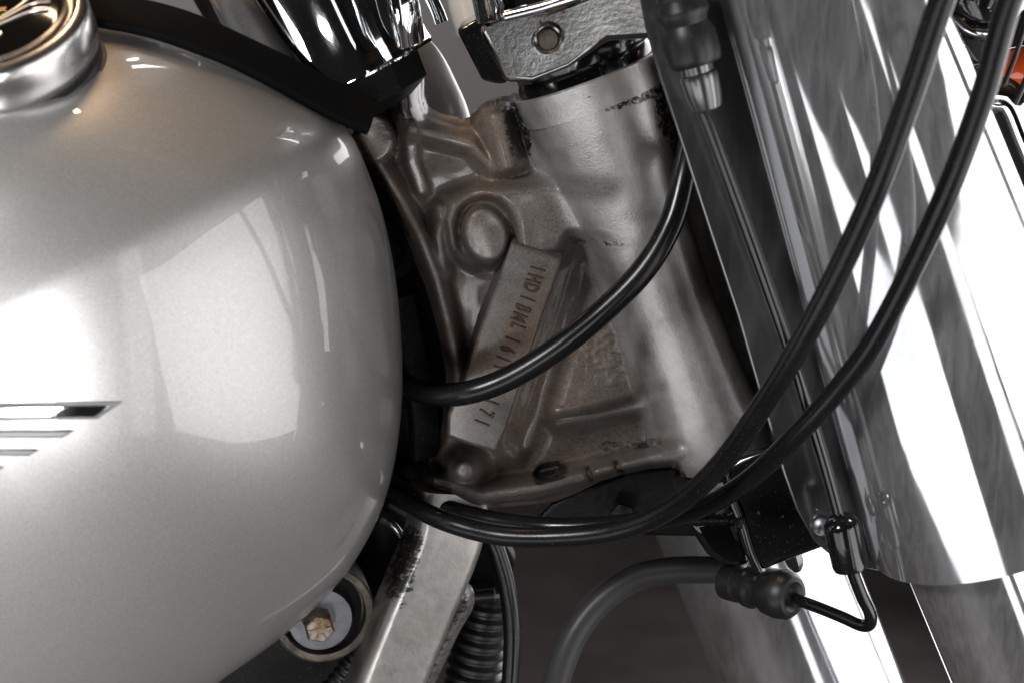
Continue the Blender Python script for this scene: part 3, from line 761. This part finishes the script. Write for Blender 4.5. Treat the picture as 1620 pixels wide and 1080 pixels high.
# far fork leg
fa = at(1160, 780, -100); fb = at(1300, 1120, -100); fs_ = mpp(1200, 900, -100)
far = lathe('far_fork_cover', fa, fb, [(-0.12, 136 * fs_), (0.02, 138 * fs_), (0.123, 140 * fs_), (0.1236, 137 * fs_)], M['chrome_cover'], bike, k=80, label='chrome cover on the far fork leg')
lathe('far_fork_leg', fa, fb, [(0.0, 105 * fs_), (0.10, 105 * fs_), (0.30, 105 * fs_)], M['chrome'], bike, k=64, label='far chrome fork leg')

# ---------------------------------------------------------------- lower bracket
br = prism('steering_bracket', [(1143, 742), (1170, 722), (1226, 706), (1340, 690), (1350, 850), (1200, 906), (1184, 872), (1166, 812)], [40, 40, 42, 44, 44, 42, 40, 40], 75, M['gloss_black'], bike, bevel=(0.0028, 4, 30), label='glossy black steering bracket under the neck')
prism('bracket_skirt', [(1086, 824), (1160, 812), (1176, 850), (1190, 896), (1150, 898), (1120, 880), (1100, 850)], 30, 60, M['gloss_black'], br, bevel=(0.003, 3, 30))
tube('weld_bead', [(1040, 826, 33), (1090, 822, 36), (1135, 820, 39), (1168, 822, 42), (1160, 835, 42)], 8.5, M['oily'], br, rip=(0.22, 6), n=14, label='lumpy weld bead')
tube('bracket_edge', [(1146, 744, 41), (1158, 790, 41), (1172, 826, 42), (1186, 872, 42), (1200, 902, 42)], 7, M['gloss_black'], br)
tube('drip', [(1198, 808, 45), (1200, 812, 45)], 3, M['gloss_black'], br)
tube('drip', [(1236, 814, 45.5), (1238, 818, 45.5)], 2.6, M['gloss_black'], br)
lathe('bracket_nut', at(1256, 884, 24), at(1262, 905, 24), [(-0.006, 0.0035), (0.001, 0.0035), (0.003, 0.0028), (0.005, 0.0015)], M['zinc'], br, k=6)
# dark tray under the casting
tray = prism('neck_tray', [(848, 822), (872, 798), (925, 775), (990, 748), (1085, 735), (1150, 790), (1130, 850), (960, 846)], [-14, -14, -14, -10, -10, -10, -14, -14], 40, M['oily'], bike, bevel=(0.0015, 2, 30), label='oily black tray under the casting')
lathe('tray_bolt', at(985, 812, -6), at(986, 826, 4), [(0, 0.005), (0.003, 0.005), (0.0035, 0.004)], M['oily'], tray, k=6)

# ---------------------------------------------------------------- cables and brake line
c1 = tube('black_hose', [(1092, 225, 22), (1083, 275, 27), (1062, 352, 32), (1020, 425, 36), (955, 492, 36), (880, 552, 34), (800, 600, 32), (730, 622, 28), (670, 620, 14), (625, 596, -12), (600, 570, -30)], 19.5, M['hose_gloss'], bike, label='glossy black hose sweeping across the neck casting', n=12, k=24)
c2 = tube('control_cable', [(1545, -150, 150), (1490, 0, 142), (1437, 160, 132), (1373, 330, 122), (1280, 520, 108), (1197, 655, 90), (1130, 745, 72), (1062, 803, 56), (985, 836, 44), (890, 848, 36), (790, 846, 30), (700, 822, 22), (640, 790, 2), (600, 770, -25)], 17, M['hose'], bike, label='inner black control cable crossing the chrome fork cover', n=14, k=24)
c3 = tube('control_cable', [(1660, -150, 150), (1598, 0, 142), (1552, 160, 132), (1487, 330, 122), (1395, 518, 108), (1330, 610, 98), (1255, 692, 86), (1180, 762, 66), (1100, 806, 44), (1000, 826, 26), (880, 832, 14), (780, 822, 10), (700, 800, 4), (640, 768, -14), (600, 745, -35)], 16.5, M['hose'], bike, label='outer black control cable near the right edge of the fork cover', n=14, k=24)
c4 = tube('lower_hose', [(1175, 902, 10), (1120, 900, 2), (1060, 902, -4), (1000, 915, -6), (945, 955, -4), (905, 1010, 0), (878, 1085, 4), (860, 1150, 6)], 21.5, M['grey_boot'], bike, label='thick grey black hose arching below the casting', n=12, k=24)
c5 = tube('lower_hose', [(765, 825, -30), (785, 870, -30), (802, 930, -28), (810, 1000, -26), (806, 1100, -24)], 14, M['hose'], bike, label='thin black hose hanging behind the down tube', n=12, k=20)

bl = tube('brake_line', [(1106, 160, 76), (1128, 215, 76), (1170, 330, 76), (1215, 455, 76), (1258, 580, 76), (1300, 715, 76), (1330, 825, 76), (1343, 885, 76), (1362, 938, 76), (1376, 968, 75), (1376, 986, 73), (1362, 988, 70), (1330, 974, 62), (1290, 958, 52), (1250, 944, 42)], 10.5, M['gloss_black'], bike, label='black hard brake line with a sharp bend at its lower end', n=10, k=20)
p_, q_ = at(1062, -45, 80), at(1120, 175, 78); bs = mpp(1080, 80, 80); L_ = (q_ - p_).length
def prof(lst, Lt, sc): return [(t * Lt, r * sc) for t, r in lst]
boot = lathe('rubber_boot', p_, q_, prof([(0, 40), (0.12, 40), (0.16, 34), (0.20, 34), (0.26, 42), (0.30, 43), (0.34, 38), (0.37, 36), (0.40, 39), (0.46, 44), (0.60, 44), (0.64, 43), (0.66, 40), (0.66, 20)], L_, bs), M['rubber'], bl, k=48, label='black rubber boot at the upper end of the brake line')
lathe('line_ferrule', p_, q_, prof([(0.6, 26), (0.72, 26), (0.73, 30), (0.76, 31), (0.90, 28), (0.98, 24), (1.0, 16), (1.01, 10)], L_, bs), M['chrome_plate'], bl, k=32, label='metal ferrule below the rubber boot')
p_, q_ = at(1327, 812, 77), at(1347, 900, 77); bs = mpp(1335, 860, 77); L_ = (q_ - p_).length
lathe('line_sleeve', p_, q_, prof([(0.0, 10), (0.06, 20), (0.14, 27), (0.22, 29), (0.9, 29), (0.97, 27), (1.0, 22), (1.0, 10)], L_, bs), M['gloss_black'], bl, k=40, label='black rubber sleeve clipped on the brake line')
p_, q_ = at(1148, 917, 22), at(1282, 950, 52); bs = mpp(1210, 935, 40); L_ = (at(1148, 917, 38) - at(1272, 946, 38)).length
dirb = (q_ - p_).normalized()
lathe('rubber_boot', p_, q_, prof([(0, 20), (0.02, 30), (0.08, 31), (0.22, 31), (0.25, 27), (0.32, 27), (0.36, 34), (0.44, 35), (0.48, 30), (0.55, 29), (0.60, 31), (0.66, 37), (0.82, 40), (0.94, 38), (1.0, 31), (1.01, 24), (0.97, 14)], L_ * 1.08, bs), M['rubber'], bl, k=48, label='black rubber boot at the lower end of the brake line')

# ---------------------------------------------------------------- engine parts under the tank
prism('engine_cover', [(250, 900), (470, 820), (600, 800), (655, 830), (650, 900), (590, 1010), (560, 1120), (250, 1140)], -38, 90, M['matte_black'], bike, bevel=(0.004, 2, 30), label='black engine part in the shade below the tank')
tube('breather_pipe', [(604, 822, -20), (622, 830, -18), (638, 852, -18), (648, 872, -18), (660, 890, -25)], 6, M['chrome_plate'], bike)
mp_ = at(503, 986, 8); max_ = camdir(0.25, -0.22, 1); ms = mpp(503, 986, 8)
mount = lathe('mount_ring', mp_ + camdir(1, 0.6, 0) * (14 * ms), mp_ + camdir(1, 0.6, 0) * (14 * ms) + max_, [(-0.03, 84 * ms), (-0.006, 82 * ms), (-0.005, 78 * ms), (-0.005, 68 * ms), (-0.010, 66 * ms)], M['dirty'], bike, k=60, label='oval alloy mount around the rusty bolt')
lathe('mount_rubber', mp_ + camdir(1, 0.5, 0) * (10 * ms), mp_ + camdir(1, 0.5, 0) * (10 * ms) + max_, [(-0.02, 66 * ms), (-0.0085, 66 * ms), (-0.0085, 5 * ms)], M['matte_black'], mount, k=48)
ws = lathe('bolt_washer', mp_ + camdir(1, 0.3, 0) * (6 * ms), mp_ + camdir(1, 0.3, 0) * (6 * ms) + max_, [(-0.008, 50 * ms), (-0.004, 52 * ms), (-0.003, 50 * ms), (-0.003, 5 * ms)], M['zinc'], mount, k=56)
hb = lathe('bolt_head', mp_, mp_ + max_, [(-0.004, 26 * ms), (0.004, 26 * ms), (0.0055, 23 * ms), (0.006, 21 * ms), (0.006, 0.0005)], M['rusty'], mount, k=6, label='rusty hexagonal bolt head with radial marks', sharp=25)
e1 = max_.orthogonal().normalized(); e2 = max_.cross(e1)
marks = []; mf = []
for i in range(6):
    a_ = math.radians(60 * i + 20); d_ = e1 * math.cos(a_) + e2 * math.sin(a_); n_ = e1 * -math.sin(a_) + e2 * math.cos(a_)
    b0 = mp_ + max_ * 0.006 + d_ * 8 * ms; b1 = mp_ + max_ * 0.006 + d_ * 18 * ms; k0 = len(marks)
    for up_ in (-0.0003, 0.0005):
        for q_, sg in ((b0, -1), (b0, 1), (b1, 1), (b1, -1)): marks.append(q_ + n_ * sg * 1.6 * ms + max_ * up_)
    mf += [tuple(k0 + x for x in fc) for fc in ((0, 1, 2, 3), (7, 6, 5, 4), (0, 4, 5, 1), (1, 5, 6, 2), (2, 6, 7, 3), (3, 7, 4, 0))]
link('grade_marks', marks, mf, M['rusty'], mount, smooth=False, kind='stuff')
tube('coiled_conduit', [(590, 1000, -6), (565, 1035, -6), (535, 1075, -6), (490, 1125, -6)], 13, M['rubber'], bike, n=24, rip=(0.28, 6), label='ribbed black conduit below the bolt')

# parts seen past the down tube
p_, q_ = at(772, 935, -60), at(742, 1110, -60); bs = mpp(760, 1000, -60); L_ = (q_ - p_).length
pr = [(-0.03, 24), (0.0, 26), (0.02, 40)]
for i in range(9):
    t = 0.06 + i * 0.105; pr += [(t, 38), (t + 0.03, 46), (t + 0.06, 46), (t + 0.09, 38)]
bel = lathe('rubber_bellows', p_, q_, prof(pr, L_, bs), M['rubber'], bike, k=40, label='ribbed black bellows behind the down tube')
tube('bellows_rod', [(735, 944, -48), (783, 940, -48)], 11, M['rubber'], bel)
prism('bellows_bracket', [(735, 858, ), (800, 862), (816, 890), (806, 920), (770, 930), (738, 925)], -70, 14, M['matte_black'], bel, bevel=(0.002, 3, 30))

# ---------------------------------------------------------------- upper right corner: headlamp, indicator
hl = at(1548, -28, 20); hr = 78 * mpp(1548, -28, 20)
hd = camdir(-0.2, -0.75, 0.6)
lathe('headlamp_shell', hl, hl + hd, [(-0.05, hr), (0.0, hr), (0.008, hr * 0.96), (0.014, hr * 0.8), (0.019, hr * 0.5), (0.021, hr * 0.1)], M['glitter'], bike, k=48, label='black speckled shell beside the top of the fork cover')
tube('headlamp_rim', [(1508, 28, 34), (1530, 47, 36), (1556, 53, 36), (1585, 48, 34)], 7, M['chrome'], bike)
prism('clamp_ear', [(1518, 52), (1572, 58), (1566, 100), (1540, 104), (1524, 80)], 26, 30, M['gloss_black'], bike, bevel=(0.002, 3, 30))
tp_ = at(1612, 106, -10); ts = mpp(1606, 106, -10)
ind = lathe('indicator_lens', tp_, tp_ + camdir(1, 0.15, 0.2), prof([(-1, 30), (0, 32), (0.5, 32), (1.4, 24), (1.8, 10)], 0.010, ts), M['amber'], bike, k=40, label='amber indicator lens at the right edge')
lathe('indicator_cup', tp_, tp_ + camdir(1, 0.15, 0.2), prof([(-2.4, 5), (-2.2, 18), (-1.6, 28), (-0.8, 33), (-0.75, 30)], 0.010, ts), M['chrome'], ind, k=40)
v, f = sweep(catmull([at(1556, 150, 10), at(1590, 160, 10), at(1615, 215, 10), at(1650, 300, 10)], 8), rrect(62 * mpp(1600, 200, 10), 0.016, 0.006, 4), up=(0.3, -1, 0.3))
link('indicator_arm', v, f, M['chrome'], bike, label='chrome arm below the amber indicator')
tube('indicator_wire', [(1628, 20, 20), (1606, 90, 18), (1586, 140, 16)], 4, M['rubber'], bike)
tube('indicator_wire', [(1640, 90, 20), (1612, 150, 18), (1600, 175, 16)], 5, M['rubber'], bike)
prism('far_lamp_bracket', [(1560, 60), (1660, -40), (1680, 300), (1590, 150)], -60, 20, M['matte_black'], bike, bevel=(0.002, 2, 30))
# far indicator, blurred between cover and clamp
tp_ = at(738, 10, -190); ts = mpp(738, 10, -190)
lathe('far_indicator', tp_, tp_ + camdir(0.3, -1, 0.2), prof([(-3, 10), (-1.5, 24), (0, 28), (1.5, 28)], 0.008, ts), M['pale'], bike, k=32, label='pale blurred indicator behind the clamp')

# far half of the tank, seen through the gap behind the clamp
fsil = catmull([(560, 10), (640, 34), (690, 74), (722, 130), (745, 190), (766, 300), (770, 420), (756, 540), (716, 650), (630, 735), (480, 770), (220, 700), (140, 400), (260, 90), (420, 5), (560, 10)], 10)[:-1]
fc = np.array((430.0, 400.0)); fverts = []; ffaces = []; KF = len(fsil)
fr = [(s_, -75 + 16 * max(0, 1 - s_ ** 3) ** 0.5) for s_ in SS[::3]] + [(s_, -75 - 130 * max(0, 1 - s_ ** 2.4) ** 0.5) for s_ in SS[::-1][2::3]]
for s_, yy in fr:
    for q_ in fsil:
        pq = fc + (q_ - fc) * s_; fverts.append(at(pq[0], pq[1], yy))
for j in range(len(fr) - 1):
    for i in range(KF):
        p = j * KF + i; q = j * KF + (i + 1) % KF; ffaces.append((p, q, q + KF, p + KF))
ffaces.append(tuple(range(KF))); ffaces.append(tuple(range((len(fr) - 1) * KF, len(fr) * KF)))
link('far_tank_half', fverts, ffaces, M['tank'], bike, label='far half of the silver tank behind the frame casting', sharp=0)
